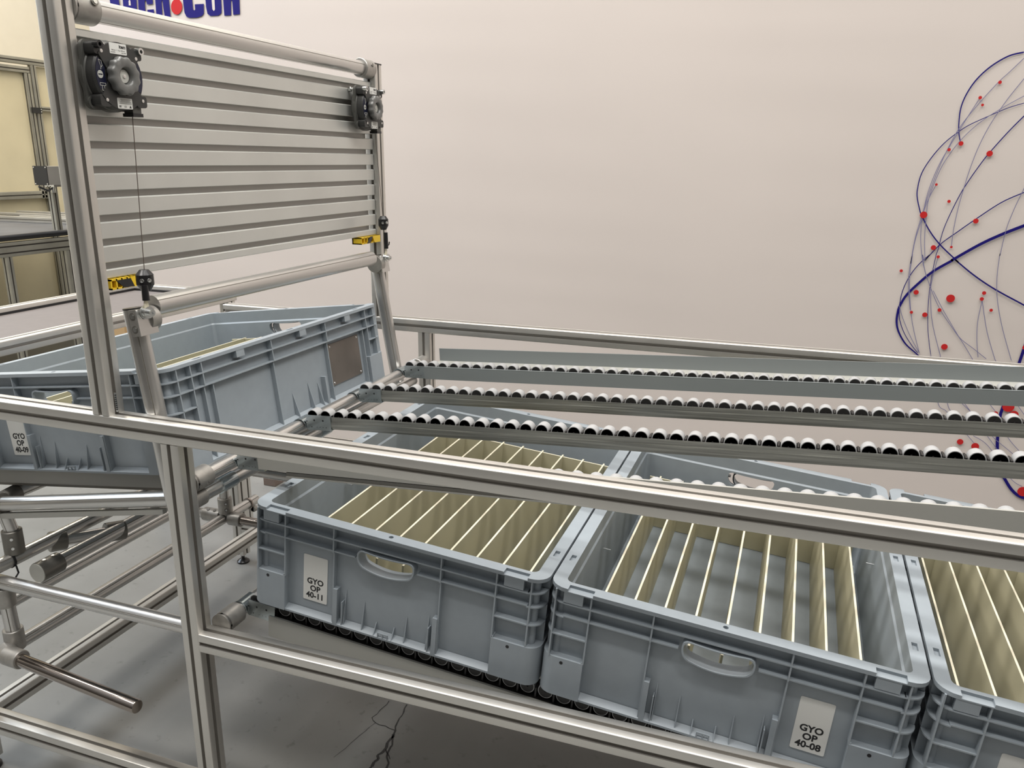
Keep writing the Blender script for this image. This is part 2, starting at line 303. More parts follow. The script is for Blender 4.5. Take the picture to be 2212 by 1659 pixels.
b=MB(); b.prism(LOGO_DOT,(0,YP,0),(0,YP+.8,0),X,Z,RED); abs_part('logo_dot',b,ban,label='red dot between the words')
def catmull(P,n=6):
    out=[]
    for i in range(len(P)-1):
        p0=P[max(i-1,0)];p1=P[i];p2=P[i+1];p3=P[min(i+2,len(P)-1)]
        for k in range(n):
            t=k/n; out.append(tuple(.5*((2*p1[c])+(-p0[c]+p2[c])*t+(2*p0[c]-5*p1[c]+4*p2[c]-p3[c])*t*t+(-p0[c]+3*p1[c]-3*p2[c]+p3[c])*t**3) for c in (0,1)))
    out.append(P[-1]); return out
b=MB()
for ci,(w0,w1,P) in enumerate(CURVES):
    Q=catmull(P); n=len(Q); vs=[];yy=YP-.1-.03*ci
    for i,q in enumerate(Q):
        a=Q[max(i-1,0)];c=Q[min(i+1,n-1)]; dx,dz=c[0]-a[0],c[1]-a[1]; L=math.hypot(dx,dz) or 1; w=(w0+(w1-w0)*i/(n-1))/2
        w=max(w,1.0)
        vs+=[(q[0]-dz/L*w,yy,q[1]+dx/L*w),(q[0]+dz/L*w,yy,q[1]-dx/L*w)]
    b.add(vs,[(2*i,2*i+1,2*i+3,2*i+2) for i in range(n-1)],BLUE if max(w0,w1)>3 else GREYL)
abs_part('globe_lines',b,ban,label='dark blue curved lines of a globe')
for x,z,r in DOTS:
    b=MB(); b.cyl((x,YP-1.2,z),(x,YP-.1,z),r*1.05,RED,20); abs_part('globe_dot',b,ban,label='red dot')

# ------------------------------------------------------------------ main frame
rack=thing('flow_rack_frame','aluminium profile frame of the flow rack with two long top rails','rack frame',V(173,20,-960))
def P_(name,fn,label=None,ang=32):
    b=MB(); fn(b); return abs_part(name,b,rack,ang,label)
XE=2200; D=1069.6
P_('rail',lambda b:xbeam(b,-520,XE,20,-20))
P_('rail',lambda b:xbeam(b,-560,XE,D+20,-20))
P_('post',lambda b:zbeam(b,0,800,20,20))
P_('post',lambda b:zbeam(b,0,728,20,D+20))
P_('end_cap',lambda b:b.box(-.5,40.5,D-.5,D+40.5,728,731.5,BLACK),'black end cap')
P_('post',lambda b:zbeam(b,-930,-40,173,20))
P_('post',lambda b:zbeam(b,-930,-40,174,D+20))
P_('post',lambda b:zbeam(b,-930,-40,XE-20,20))
P_('post',lambda b:zbeam(b,-930,-40,XE-20,D+20))
P_('post',lambda b:zbeam(b,-930,-40,-500,20))
P_('post',lambda b:(zbeam(b,-925,-40,-588,D+20),),None)
P_('rail',lambda b:xbeam(b,193,XE-40,20,-449.9))
P_('rail',lambda b:xbeam(b,-568,XE-40,D+20,-449.9))
P_('rail',lambda b:xbeam(b,-480,153,20,-814.5))
P_('rail',lambda b:xbeam(b,193,XE-40,20,-814.5))
P_('rail',lambda b:xbeam(b,-568,XE-40,D+20,-814.5))
P_('rail',lambda b:ybeam(b,40,D,-495,-814.5))
for (x,y) in ((173,20),(174,D+20),(-500,20),(-588,D+20),(XE-20,20),(XE-20,D+20)):
    P_('foot',lambda b:b.lathe((x,y,-960),Z,[(0,0),(22,0),(22,6),(12,14),(6,16),(6,34),(0,34)],BLACK,20),'black levelling foot')
# head tube between the two tall posts
b=MB(); tube(b,(20,62,714),(20,D-20,714),19,ph=1.15); ht=abs_part('head_tube',b,rack)
b=MB(); ring_clamp(b,(20,42,714),Y,19.2,26,54); b.cyl((20,40,714),(20,46,714),26,JOINT,28); abs_part('tube_joint',b,rack)
b=MB(); b.cyl((44,80,724),(47.5,80,724.8),7,DJOINT,16); b.cyl((45,80,724.4),(48.6,80,725.2),4.2,STEEL,12); abs_part('joint_screw',b,rack)
b=MB(); ring_clamp(b,(20,D-50,714),Y,19.2,26,48); b.cyl((20,D-4,714),(20,D,714),26,JOINT,28); b.cyl((44,D-22,722),(47,D-22,723),5,DJOINT,14); abs_part('tube_joint',b,rack)
# tubes that carry the roller tracks
for (x,z,nm) in ((173,-131,'upper'),(216,-426,'lower')):
    b=MB(); tube(b,(x,60,z),(x,D-18,z),15,ph=1.2); abs_part('carrier_tube',b,rack)
    b=MB(); ring_clamp(b,(x,41,z),Y,15.2,22,50,screw=(1,-.55,-.35)); b.cyl((x,40,z),(x,47,z),22,JOINT,28); abs_part('tube_joint',b,rack)
    b=MB(); ring_clamp(b,(x,D-50,z),Y,15.2,21,50,screw=(.9,-.2,-.3)); abs_part('tube_joint',b,rack)
b=MB(); tube(b,(166,40,-172),(150,D-30,-184),14.5,ph=.5); abs_part('stop_tube',b,rack)
b=MB(); ring_clamp(b,(166,44,-172),Y,14.8,19,36,m=JOINT); abs_part('tube_joint',b,rack)
b=MB(); b.lathe((165.6,128,-172.5),(-.015,1,-.011),[(14.8,0),(16.6,0),(16.6,46),(14.8,46)],ZINC,28); abs_part('clip_sleeve',b,rack,label='shiny zinc sleeve')
b=MB(); b.lathe((159,500,-177.5),(-.015,1,-.011),[(14.8,0),(16.6,0),(16.6,46),(14.8,46)],ZINC,28); abs_part('clip_sleeve',b,rack,label='shiny zinc sleeve')
b=MB(); b.cyl((35,28,4),(35,28,44),3.5,STEEL,8)
for k in range(9): b.cyl((40.2,20,6+k*4),(41.6,20,6+k*4),3.1,STEEL,8)
abs_part('corner_bolt',b,rack)
# ------------------------------------------------------------------ slat panel
b=MB(); zb=[445.4-(i-5)*43.0 for i in range(10)]
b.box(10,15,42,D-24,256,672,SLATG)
edges=[680]+[z for q in zb for z in (q+6.2,q-6.2)]+[250.5]
for k in range(0,len(edges),2):
    t,bt=edges[k],edges[k+1]
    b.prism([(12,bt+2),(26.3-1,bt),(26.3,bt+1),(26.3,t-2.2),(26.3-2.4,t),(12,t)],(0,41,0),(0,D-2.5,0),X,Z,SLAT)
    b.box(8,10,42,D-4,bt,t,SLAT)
sp=MB.mesh(b,'slat_panel'); o=link('slat_panel',sp,None,ZERO); tag(o,'ribbed aluminium slat panel mounted between the two tall posts','slat panel')
# yellow corner blocks under the panel
def guard(name,y0,y1,lab,far):
    t=thing(name,lab,'corner block',V(18,(y0+y1)/2,232),group=None)
    b=MB(); x0,x1=(6,36) if not far else (8,38)
    z0,z1=(230,249.5)
    n=3; L=y1-y0
    b.box(x0,x1,y0,y1,z1-3,z1,YELLOW); b.box(x0,x1,y0,y1,z0,z0+3,YELLOW); b.box(x0,x0+4,y0,y1,z0,z1,YELLOW)
    for k in range(7): y=y0+(L-3)*k/6; b.box(x0,x1,y,y+3,z0,z1,YELLOW)
    b.prism([(y1-L*.42,z1),(y1-L*.30,z0),(y1,z0),(y1,z1)],(x1-6,0,0),(x1+1,0,0),Y,Z,YELLOW)
    q=abs_part('block_body',b,t)
    b=MB(); b.prism([(y0+L*.30,z0+1),(y0+L*.46,z1-1),(y0+L*.62,z1-1),(y0+L*.46,z0+1)] if far else [(y0+L*.16,z1-3),(y0+L*.38,z0+1),(y0+L*.72,z0+1),(y0+L*.72,z1-3)],(x1-2,0,0),(x1+.6,0,0),Y,Z,BLACK); abs_part('hazard_stripe',b,t,label='black stripe')
guard('corner_block',48,128,'yellow and black block under the panel beside the front post',False)
guard('corner_block',D-112,D-2,'yellow block with square openings under the panel at the rear post',True)
# ------------------------------------------------------------------ roller tracks
def roller_mesh():
    b=MB(); R=14.2
    b.lathe((0,-12,0),Y,[(R-1.8,0),(R-.5,0),(R,.8),(R,23.2),(R-.5,24),(R-1.8,24)],ROLL,26)
    b.lathe((0,-12,0),Y,[(R-1.8,0),(R-2.4,3.2),(4.5,3.4),(4.5,.4),(0,.4)],HUB,26); b.lathe((0,12,0),(0,-1,0),[(R-1.8,0),(R-2.4,3.2),(4.5,3.4),(4.5,.4),(0,.4)],HUB,26)
    for k in range(6):
        a=k*PI/3; d=Vector((math.cos(a),0,math.sin(a))); p=Vector((-d.z,0,d.x))*.6
        for s in (-1,1):
            q=Vector((0,s*11.6,0)); b.add([q+d*4+p,q+d*4-p,q+d*(R-2)-p,q+d*(R-2)+p],[(0,1,2,3)],PLATEG)
    b.cyl((0,-15,0),(0,15,0),2,HUB,8); return b.mesh('roller',40)
ROLLER=roller_mesh(); PITCH=34.6
def track(y0,x0,z0,ang,length,nroll,lab,cat='roller track',front=None,back=None,group=None,hook=True,phase=12,M=None):
    t=thing('roller_track',lab,cat,V(x0,y0,z0),(0,ang,0),group)
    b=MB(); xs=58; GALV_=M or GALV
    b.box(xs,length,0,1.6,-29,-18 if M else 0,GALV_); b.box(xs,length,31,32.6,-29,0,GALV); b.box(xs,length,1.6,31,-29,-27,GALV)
    None if M else b.box(xs,length,-2.2,0,-24,-12,GALV)
    for k in range(nroll):                      # dark pockets between the axles
        pass
    part('channel',b,t)
    b=MB(); b.box(xs-6,length,1.8,3.4,-26,-18 if M else -1.5,HUB); b.box(xs-6,length,26,29,-26,-1.5,HUB)
    for k in range(nroll+1):
        xx=phase+PITCH*(k-.5); 
        if xx>8 and xx<length: b.box(xx-1.6,xx+1.6,2.4,30.2,-24,2.2,HUB)
    part('roller_cage',b,t,label='black plastic cage between the rollers')
    b=MB(); b.box(0,63,-3,-1,-31,3,ZINC); b.box(0,63,33.6,35.6,-31,3,ZINC); b.box(0,63,-3,35.6,-32.5,-31,ZINC); b.box(-2,0,-3,35.6,-31,-6,ZINC)
    for (hx,hz,hr) in ((20,-9,2.2),(43,-9,2.2),(12,-25,1.2),(50,-25,1),(42,-25,.7),(34,-25,.7),(26,-25,.7)): b.cyl((hx,-3.15,hz),(hx,-2.5,hz),hr,INK,12)
    if hook:
        vs=[];R=16.6;cx,cz=-22,-26; n=14
        for i in range(n+1):
            a=math.radians(-5+190*i/n)
            for rr in (R,R+1.6):
                for yy in (-3,35.6): vs.append((cx+rr*math.cos(a),yy,cz+rr*math.sin(a)))
        fs=[]
        for i in range(n):
            q=4*i; r=q+4; fs+=[(q,q+1,r+1,r),(q+2,r+2,r+3,q+3),(q,r,r+2,q+2),(q+1,q+3,r+3,r+1)]
        fs+=[(0,2,3,1),(4*n,4*n+1,4*n+3,4*n+2)]; b.add(vs,fs,ZINC)
        b.box(-8,2,-3,35.6,-13,-11,ZINC)
    part('end_bracket',b,t,label='shiny zinc end bracket')
    if front=='plate':
        b=MB(); ph=17 if z0>-200 else -20; b.box(50,length,-5,-2.4,-28 if z0>-200 else -66,ph,PLATEG); b.box(50,length,-5,-.2,ph,ph+1.2,PLATEG); (b.box(112,length,-1,14,-39,-31,DJOINT),b.box(112,length,-3,0,-41,-38.5,PLATEG)) if z0>-200 else None; part('front_guide',b,t,label='grey plastic front guide')
    if front=='u':
        b=MB(); b.box(62,length,-4,-2.4,-34,1,GUIDE); b.box(62,length,-4,2,.6,1.8,GUIDE); part('front_guide',b,t,label='grey plastic front guide')
    if back:
        b=MB(); h,yb=back; b.box(70,length,33,yb+2,-3,-.5,ROLL if False else PLATEG); b.box(70,length,yb,yb+2.5,-3,h,GUIDE); part('side_guide',b,t,label='upright grey plastic side guide')
    for k in range(nroll):
        link('roller',ROLLER,t,(.001*(phase+PITCH*k),.0163,-.0008))
    return t
TA_=-math.atan(.0545)
for (y0,lab,fr,bk) in ((160,'roller track just behind the near top rail with a grey plate on its front','plate',None),(408,'long bare roller track, second from the front, above the divided crates',None,None),(646,'long bare roller track, third from the front, above the divided crates',None,None),(903,'rearmost upper roller track with a tall grey guide behind its rollers','u',(36,86))):
    track(y0,195,-103.2 if y0!=160 else -109,TA_,1980,56,lab,front=fr,back=bk)
TB_=math.radians(5.24)
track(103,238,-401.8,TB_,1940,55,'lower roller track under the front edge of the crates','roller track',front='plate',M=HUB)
track(835,238,-401.8,TB_,1940,0,'lower roller track under the rear edge of the crates','roller track')
# ------------------------------------------------------------------ crates
def rr(x0,x1,y0,y1,r,n=6):
    P=[]
    for (cx,cy,a0) in ((x1-r,y1-r,0),(x0+r,y1-r,90),(x0+r,y0+r,180),(x1-r,y0+r,270)):
        for k in range(n+1):
            a=math.radians(a0+90*k/n); P.append((cx+r*math.cos(a),cy+r*math.sin(a)))
    return P
CW,CL,CH=598,818,215
def crate_shell():
    b=MB(); n=28
    loops=[(0,0,30),(0,-7,30),(15,-7,17),(17,-211,17),(24,-215,14)]          # outside, top to bottom
    inner=[(24,0,12),(24.5,-30,12),(27.5,-34,10),(31,-207,12)]
    def loop(i,w,r): return [(x,y,w) for x,y in rr(i,CW-i,i,CL-i,r)]
    L=[loop(*q) for q in inner[::-1]]+[loop(*q) for q in loops]
    vs=[p for l in L for p in l]; fs=[]
    for k in range(len(L)-1):
        for i in range(n):
            j=(i+1)%n; fs.append((k*n+i,(k+1)*n+i,(k+1)*n+j,k*n+j))
    fs.append(tuple(range(n))); fs.append(tuple((len(L)-1)*n+i for i in range(n))[::-1])
    b.add(vs,fs,CRATE); return b
def smile(cx,w0,half,h,sag):
    T=[];B=[]
    for k in range(25):
        t=-math.cos(PI*k/24); u=cx+half*t; s=-sag*(1-t*t)+sag*.5
        e=math.sqrt(max(0,1-max(0,(abs(t)-.78)/.22)**2))
        T.append((u,w0+s+h/2*(.35+.65*e))); B.append((u,w0+s*2.6-h/2*(.15+.85*e)))
    return T[::-1]+B
HC,HW=292,-55
def bool_cut(me,cutters):
    ob=bpy.data.objects.new('tmp',me); SC.collection.objects.link(ob); tmp=[ob]
    for c in cutters:
        co=bpy.data.objects.new('cut',c.mesh('cut')); SC.collection.objects.link(co); tmp.append(co)
        md=ob.modifiers.new('b','BOOLEAN'); md.operation='DIFFERENCE'; md.object=co; md.solver='EXACT'
    dg=bpy.context.evaluated_depsgraph_get(); out=bpy.data.meshes.new_from_object(ob.evaluated_get(dg)); 
    for t in tmp: bpy.data.objects.remove(t)
    return out
def crate_body():
    b=crate_shell(); me=b.mesh('shell')
    cut=[]
    for (y0,y1) in ((-20,60),(CL-60,CL+20)):
        c=MB(); c.prism(smile(HC,HW,56,33,4.5),(0,y0,0),(0,y1,0),X,Z,CRATE); cut.append(c)
    for y in (-1,CL-15):                    # slots in the rim
        for x0 in (34,CW-34-44): c=MB(); c.box(x0,x0+44,y,y+16,-5,3,CRATE); cut.append(c)
    for x in (9,CW-18):
        for y in (95,410,CL-115): c=MB(); c.box(x,x+9,y,y+22,-5,3,CRATE); cut.append(c)
    for y in (13,CL-13): c=MB(); c.cyl((HC+3,y,-6),(HC+3,y,3),4.5,CRATE,16); cut.append(c)
    me=bool_cut(me,cut)
    bm=bmesh.new(); bm.from_mesh(me); bpy.data.meshes.remove(me)
    s=MB(); d0=16; T=2.6
    for fr in (0,1):
        def yb(a,b_): return (a,b_) if fr==0 else (CL-b_,CL-a)
        def ub(a,b_): return (a,b_) if fr==0 else (CW-b_,CW-a)
        def B(u0,u1,a,b_,w0,w1):
            y0,y1=yb(a,b_); x0,x1=ub(u0,u1); s.box(x0,x1,y0,y1,w0,w1,CRATE)
        B(30,568,1,d0,-31,-31+T)                                   # long rib
        B(30,228,2,d0,-56,-56+T); B(356,568,2,d0,-56,-56+T)
        for u in (14,76,508,572): B(u-1.3,u+1.3,1.5,d0+1,-138,-6)
        for u in (182,402): B(u-1.3,u+1.3,1.5,d0,-58,-6); B(u-1.3,u+1.3,5,d0+1,-210,-58)
        for u0,u1 in ((14,76),(508,572)):
            B(u0,u1,2,d0,-94,-91.5)
            B(u0+14,u1-14,1,d0,-27,-6)
        B(76,508,3,d0+1,-215,-211)                                  # foot ledge
        y0,y1=yb(3,d0+1); x0,x1=ub(76,508)
        yo,yi=(3,d0) if fr==0 else (CL-3,CL-d0)
        s.add([(x0,yo,-211),(x1,yo,-211),(x1,yi,-204),(x0,yi,-204),(x0,yi,-211),(x1,yi,-211)],[(0,1,2,3),(0,3,4),(1,5,2)],CRATE)
        for u in (74,510): B(u-1.5,u+1.5,1.5,d0+2,-211,-134)
        for u0,u1 in ((183,192),(392,401)): B(u0,u1,3,d0+1,-211,-135)
        for u in (202,384): B(u-1,u+1,4,d0+1,-211,-160)
        for u,h in ((205,-138),(245,-152),(335,-158),(380,-140)):  # triangular gussets
            uu=u if fr==0 else CW-u; ya,yc=(6,d0) if fr==0 else (CL-6,CL-d0)
            s.prism([(ya,-211),(yc,-211),(yc,h)],(uu-1,0,0),(uu+1,0,0),Y,Z,CRATE)
        for u in (272,310): 
            uu=u if fr==0 else CW-u; ya,yc=(3,d0) if fr==0 else (CL-3,CL-d0)
            s.prism([(ya,-211),(yc,-211),(yc,-188)],(uu-1,0,0),(uu+1,0,0),Y,Z,CRATE)
        B(281,303,3,5.5,-204,-201.5); B(281,283,3,5.5,-211,-204); B(301,303,3,5.5,-211,-204); B(291,293,3,5.5,-211,-204)
        # collar round the hand hold
        P=smile(HC,HW,58.5,36.5,4.5); P2=smile(HC,HW,55.6,32.4,4.5); yo,yi=(-.5,d0+11) if fr==0 else (CL+.5,CL-d0-11)
        n=len(P); vs=[(x if fr==0 else CW-x,yo,z) for x,z in P]+[(x if fr==0 else CW-x,yo,z) for x,z in P2]+[(x if fr==0 else CW-x,yi,z) for x,z in P]+[(x if fr==0 else CW-x,yi,z) for x,z in P2]
        fs=[]
        for i in range(n):
            j=(i+1)%n; q=[(i,j,n+j,n+i),(2*n+i,2*n+j,j,i),(n+i,n+j,3*n+j,3*n+i)]
            fs+=q
        s.add(vs,fs,CRATE)
    # solid corner feet and curved corner ribs
    for sx in (0,1):
        for sy in (0,1):
            def C(pts): return [((x if sx==0 else CW-x),(y if sy==0 else CL-y)) for x,y in pts]
            fwd=76 if sx==sy else 90; foot=[(fwd,1),(fwd,17),(17,17),(17,84),(0,84)]+[(25-25*math.cos(a),1+25-25*math.sin(a)) for a in [i*PI/2/7 for i in range(8)]]
            z1,z0=(-137,-214)
            s.prism(C(foot),(0,0,z0),(0,0,z1),X,Y,CRATE)
            for w in (-31,-58,-94):
                q=[(32,1.5),(32,17),(17,17),(17,32),(1.5,32)]+[(1.5+28-28*math.cos(a),1.5+28-28*math.sin(a)) for a in [i*PI/2/8 for i in range(9)]]
                s.prism(C(q),(0,0,w),(0,0,w+2.6),X,Y,CRATE)
            cx,cy=C([(22,22)])[0]; s.cyl((cx,cy,-137),(cx,cy,-6),8,CRATE,14)
            hx,hy=C([(38 if sx==sy else 58,1)])[0]; s.cyl((hx,hy-.3 if sy==0 else hy-.5,-146),(hx,hy+.5 if sy==0 else hy+.3,-146),3.2,INK,14)
            for yy in (26,44): hx,hy=C([(3,yy)])[0]; s.cyl((hx-.3,hy,-149),(hx+.3,hy,-149),2.4,INK,12)
    for sx in (0,1):                                                # long sides
        def xb(a,b_): return (a,b_) if sx==0 else (CW-b_,CW-a)
        def B(v0,v1,a,b_,w0,w1): x0,x1=xb(a,b_); s.box(x0,x1,v0,v1,w0,w1,CRATE)
        B(30,CL-30,1,d0,-31,-31+T); B(30,CL-30,2,d0,-58,-58+T)
        for v in (34,72,104,331,550,743,CL-34): B(v-1.3,v+1.3,1.5,d0,-58,-6)
        for v in (34,72,CL-34,CL-72): B(v-1.3,v+1.3,2,d0+1,-138,-58)
        for v0,v1 in ((34,72),(CL-72,CL-34)): B(v0,v1,2,d0,-94,-91.5)
        for v in (104,130,331,550,724,748): B(v-1.3,v+1.3,5,d0+2,-211,-58)
        B(84,CL-84,3,d0+1,-215,-211)
        xo,xi=(3,d0) if sx==0 else (CW-3,CW-d0)
        s.add([(xo,84,-211),(xo,CL-84,-211),(xi,CL-84,-204),(xi,84,-204),(xi,84,-211),(xi,CL-84,-211)],[(0,1,2,3),(0,3,4),(1,5,2)],CRATE)
        for v,h in ((395,-150),(460,-140),(500,-150)):
            s.prism([(xo,-211),(xi,-211),(xi,h)],(0,v-1,0),(0,v+1,0),X,Z,CRATE)
        B(516,524,3,d0+1,-211,-140)
        for v in (210,440,640): B(v,v+26,0.5,d0,-22,-6)
    for (x,y) in ((40,300),(CW-40,520)): s.cyl((x-8,y,-70),(x+8,y,-70),1.5,STEEL,8)
    me2=s.mesh('ribs'); bm2=bmesh.new(); bm2.from_mesh(me2); bpy.data.meshes.remove(me2)
    a=bpy.data.meshes.new('a'); bm2.to_mesh(a); bm.from_mesh(a); bpy.data.meshes.remove(a); bm2.free()
    out=bpy.data.meshes.new('crate_body'); bm.to_mesh(out); bm.free()

    for m in (CRATE,INK,STEEL): out.materials.append(m)
    out.polygons.foreach_set('use_smooth',[True]*len(out.polygons)); out.set_sharp_from_angle(angle=math.radians(30))
    return out
CB=crate_body()
def crate(o,ang,yaw,lab,sticker=None,cat='crate',plate=False):
    """o = position (mm) of the rim's front left corner"""
    R=Matrix.Rotation(yaw,4,'Z')@Matrix.Rotation(ang,4,'Y'); base=Vector(o)+R@Vector((0,0,-CH))
    t=thing('crate',lab,cat,V(*base),(0,ang,yaw)); link('crate_body',CB,t,(0,0,CH*.001))
    if sticker:
        u,w1,lines,tilt=sticker; b=MB(); W_,H_=53,99
        b.prism(rr(u,u+W_,w1-H_,w1,2.5,3),(0,15.0,0),(0,16.5,0),X,Z,WHITE)
        st=part('sticker',b,t,label='white paper sticker',loc=(0,0,CH*.001))
        b=MB()
        for k,l in enumerate(lines): text_into(b,l,17,frame((u+W_*.5,14.85,w1-H_*.62-k*15.4),X,Z),INK,bold=.55)
        part('lettering',b,st,label='black lettering')
    if plate:
        b=MB(); x=CW-14.5; b.box(x,x+1.5,563,708,-176,-68,PLATE); pl=part('metal_plate',b,t,label='brown metal plate riveted to the side',loc=(0,0,CH*.001))
        b=MB()
        for y in (570,701):
            for z in (-170,-75): b.lathe((x+1.5,y,z),X,[(3,0),(2.4,1),(0,1.6)],STEEL,10)
        part('rivet',b,pl)
    return t,R,base
b0=math.radians(5.24)
C1=(281.5,80,-171.4)
def along(u): return (C1[0]+u*math.cos(b0),C1[1],C1[2]-u*math.sin(b0))
K1=crate(along(0),b0,0,'blue grey crate on the lower lane at its left end, sticker reading 40-11',(110,-85,['GYO','OP','40-11'],0))
K2=crate(along(602),b0,-.001,'blue grey crate in the middle of the lower lane, sticker reading 40-08',(427,-85,['GYO','OP','40-08'],0))
K3=crate(along(1205),b0,-.002,'blue grey crate cut off by the right edge of the photo',(110,-85,['GYO','OP'],0))
bs=-.118; Rs=Matrix.Rotation(-.016,4,'Z')@Matrix.Rotation(bs,4,'Y'); fr_=Vector((107.6,74.9,77.2)); fl_=fr_+Rs@Vector((-CW,0,0))
K4=crate(tuple(fl_),bs,-.016,'blue grey crate on the tilting station, sticker reading 40-09, brown metal plate on its side',(117,-85,['GYO','OP','40-09'],0),plate=True)
# divider inserts
def insert(K,us,lab,u0,u1):
    t,R,base=K; rot=tuple(R.to_euler()); p=base+R@Vector((0,0,9)); q=thing('divider_insert',lab,'divider insert',V(*p),rot)
    def bd(name,x0,x1,y0,y1,z0,z1):
        b=MB(); b.box(x0,x1,y0,y1,z0,z1-.6,BOARD); b.box(x0,x1,y0,y1,z1-.6,z1,EDGE); part(name,b,q)
    for u in us: bd('divider',u-2,u+2,42,745,0,136)
    bd('cross_board',u0,u1,735,738.5,0,134)
PB=55.5
insert(K1,[86+PB*k for k in range(9)],'olive board insert in the left lower crate, behind its 40-11 sticker',52,548)
insert(K2,[76+PB*k for k in range(9)],'olive board insert in the middle lower crate, behind its 40-08 sticker',50,548)
insert(K3,[66+PB*k for k in range(9)],'olive board insert in the crate at the right edge',50,548)
insert(K4,[181+PB*k for k in range(7)],'olive board insert in the tilted crate on the station',137,562)
# ------------------------------------------------------------------ spring balancers
def balancer(yc,zc,lab,black_bolt,cab_bottom):
    x0=45
    t=thing('spring_balancer',lab,'spring balancer',V(x0,yc,zc))
    # local axes: x away from the panel, y to the rear, z up
    b=MB(); b.prism([(y*1.0,z) for y,z in rr(-58,58,-57,57,14,5)],(2,0,0),(8,0,0),Y,Z,MIDP)
    b.lathe((-8,0,0),X,[(0,0),(54,0),(60,6),(60,14),(56,18),(0,18)],MIDP,40)
    for (y,z) in ((-46,-45),): b.lathe((8,y,z),X,[(11,0),(11,2.5),(7,2.5),(7,.5),(0,.5)],MIDP,20)
    part('mounting_plate',b,t)
    b=MB(); b.lathe((8,0,0),X,[(54,0),(56,3),(56,17),(53,20),(50,20),(0,20)],DARKP,44)
    part('housing',b,t)
    # cover: bow tie shaped plate
    P=[]
    for a in range(38,143,7): P.append((55*math.cos(math.radians(a)),55*math.sin(math.radians(a))))
    P+=[(-52,40),(-57,52),(-47,52)] if False else []
    b=MB()
    top=[(56*math.cos(math.radians(a)),56*math.sin(math.radians(a))) for a in range(35,146,6)]+[(-30,12),(-20,2),(20,2),(30,12)]
    bot=[(x*1.0,-z) for x,z in top][::-1]
    b.prism(top,(27,0,0),(31,0,0),Y,Z,DARKP); b.prism(bot,(27,0,0),(31,0,0),Y,Z,DARKP)
    for (y,z) in ((-40,42),(42,40),(-38,-42),(44,-40)):
        b.prism([(y+a,z+c) for a,c in rr(-12,12,-10,10,5,3)],(8,0,0),(30,0,0),Y,Z,DARKP)
    part('cover',b,t)
    for sgn in (1,-1):
        b=MB(); A=[(52*math.cos(math.radians(a)),52*math.sin(math.radians(a))) for a in range(148,213,6)]+[(33*math.cos(math.radians(a)),33*math.sin(math.radians(a))) for a in range(212,147,-6)]
        b.prism([(sgn*y,z) for y,z in A],(27.9,0,0),(28.6,0,0),Y,Z,NAVY)
        nv=part('symbol_sticker',b,t,label='dark sticker with pale symbols')
    b=MB(); M0=frame((28.9,0,0),Y,Z)
    def w2(poly): b.prism([(y,z) for y,z in poly],(28.6,0,0),(29.0,0,0),Y,Z,BUTTON)
    w2([(-49+6*math.cos(k*PI/8),6*math.sin(k*PI/8)) for k in range(16)]) if False else w2([(-43+6*math.cos(k*PI/8),6.5*math.sin(k*PI/8)) for k in range(16)])
    b.box(28.9,29.3,-47.5,-38.5,-.8,.8,NAVY)
    for a,c in (((-44,24),(-38,22)),((-38,22),(-37,14)),((-44,24),(-40,12)),((-40,12),(-37,14)),((-40,12),(-41,8))):
        b.path([(28.9,*a),(28.9,*c)],.5,BUTTON,5)
    for a,c in (((-46,-14),(-34,-14)),((-46,-14),(-46,-18)),((-34,-14),(-34,-18)),((-46,-18),(-34,-18)),((-42,-18),(-42,-26)),((-37,-18),(-37,-26)),((-42,-26),(-37,-26))):
        b.path([(28.9,*a),(28.9,*c)],.5,BUTTON,5)
    part('symbol',b,nv)
    # knob
    prof=[]; n=72; b=MB()
    def knob(r,x,lob=0): return [(x,(r+lob*abs(math.sin(6*a)) - lob)*math.cos(a) if False else (r-.85*lob*(.5+.5*math.cos(12*a)))*math.cos(a),(r-.85*lob*(.5+.5*math.cos(12*a)))*math.sin(a)) for a in [2*PI*i/n for i in range(n)]]
    L=[knob(28,29,2),knob(31,30.5,3),knob(33,33,3.4),knob(33,42,3.4),knob(31.5,44.5,3),knob(29,45.5,2),knob(17,45.5),knob(14.5,44),knob(13,40),knob(12.5,34),knob(9,34)]
    vs=[p for l in L for p in l]; fs=[]
    for k in range(len(L)-1):
        for i in range(n): j=(i+1)%n; fs.append((k*n+i,k*n+j,(k+1)*n+j,(k+1)*n+i))
    b.add(vs,fs,KNOB); b.lathe((20,0,0),X,[(22,0),(22,12)],DARKP,30)
    kb=part('knob',b,t,40)
    b=MB(); b.lathe((33,0,0),X,[(11.8,0),(11.8,4),(11,5),(0,5)],BUTTON,24); b.lathe((38,0,0),X,[(3.4,0),(3.2,1.4),(0,1.8)],STEEL,14); part('knob_cap',b,kb)
    # stickers
    b=MB(); b.prism(rr(-19,19,36,54,1.5,2),(31,0,0),(31.5,0,0),Y,Z,WHITE); s1=part('name_sticker',b,t,label='white sticker with the maker name')
    b=MB(); text_into(b,'item',8.2,frame((31.6,17,46.2),Y,Z),INK,bold=.28,align='RIGHT')
    text_into(b,'Balancer  1 - 3 kg  1600 mm',2.6,frame((31.6,0,41.6),Y,Z),INK); text_into(b,'0.0.626.96',2.4,frame((31.6,-17,38.2),Y,Z),INK,align='LEFT'); text_into(b,'Serie 24/06',2.2,frame((31.6,17,38.2),Y,Z),INK,align='RIGHT'); part('lettering',b,s1)
    b=MB(); b.prism(rr(-15,19,-54,-36,1.5,2),(31,0,0),(31.5,0,0),Y,Z,WHITE); s2=part('type_sticker',b,t,label='white sticker with small print')
    b=MB()
    for k,(a,c) in enumerate(((-8,15),(-7,14),(-10,16),(-11,17))):
        b.box(31.5,31.7,a,c,-38.6-k*2.3,-37.9-k*2.3,MIDP)
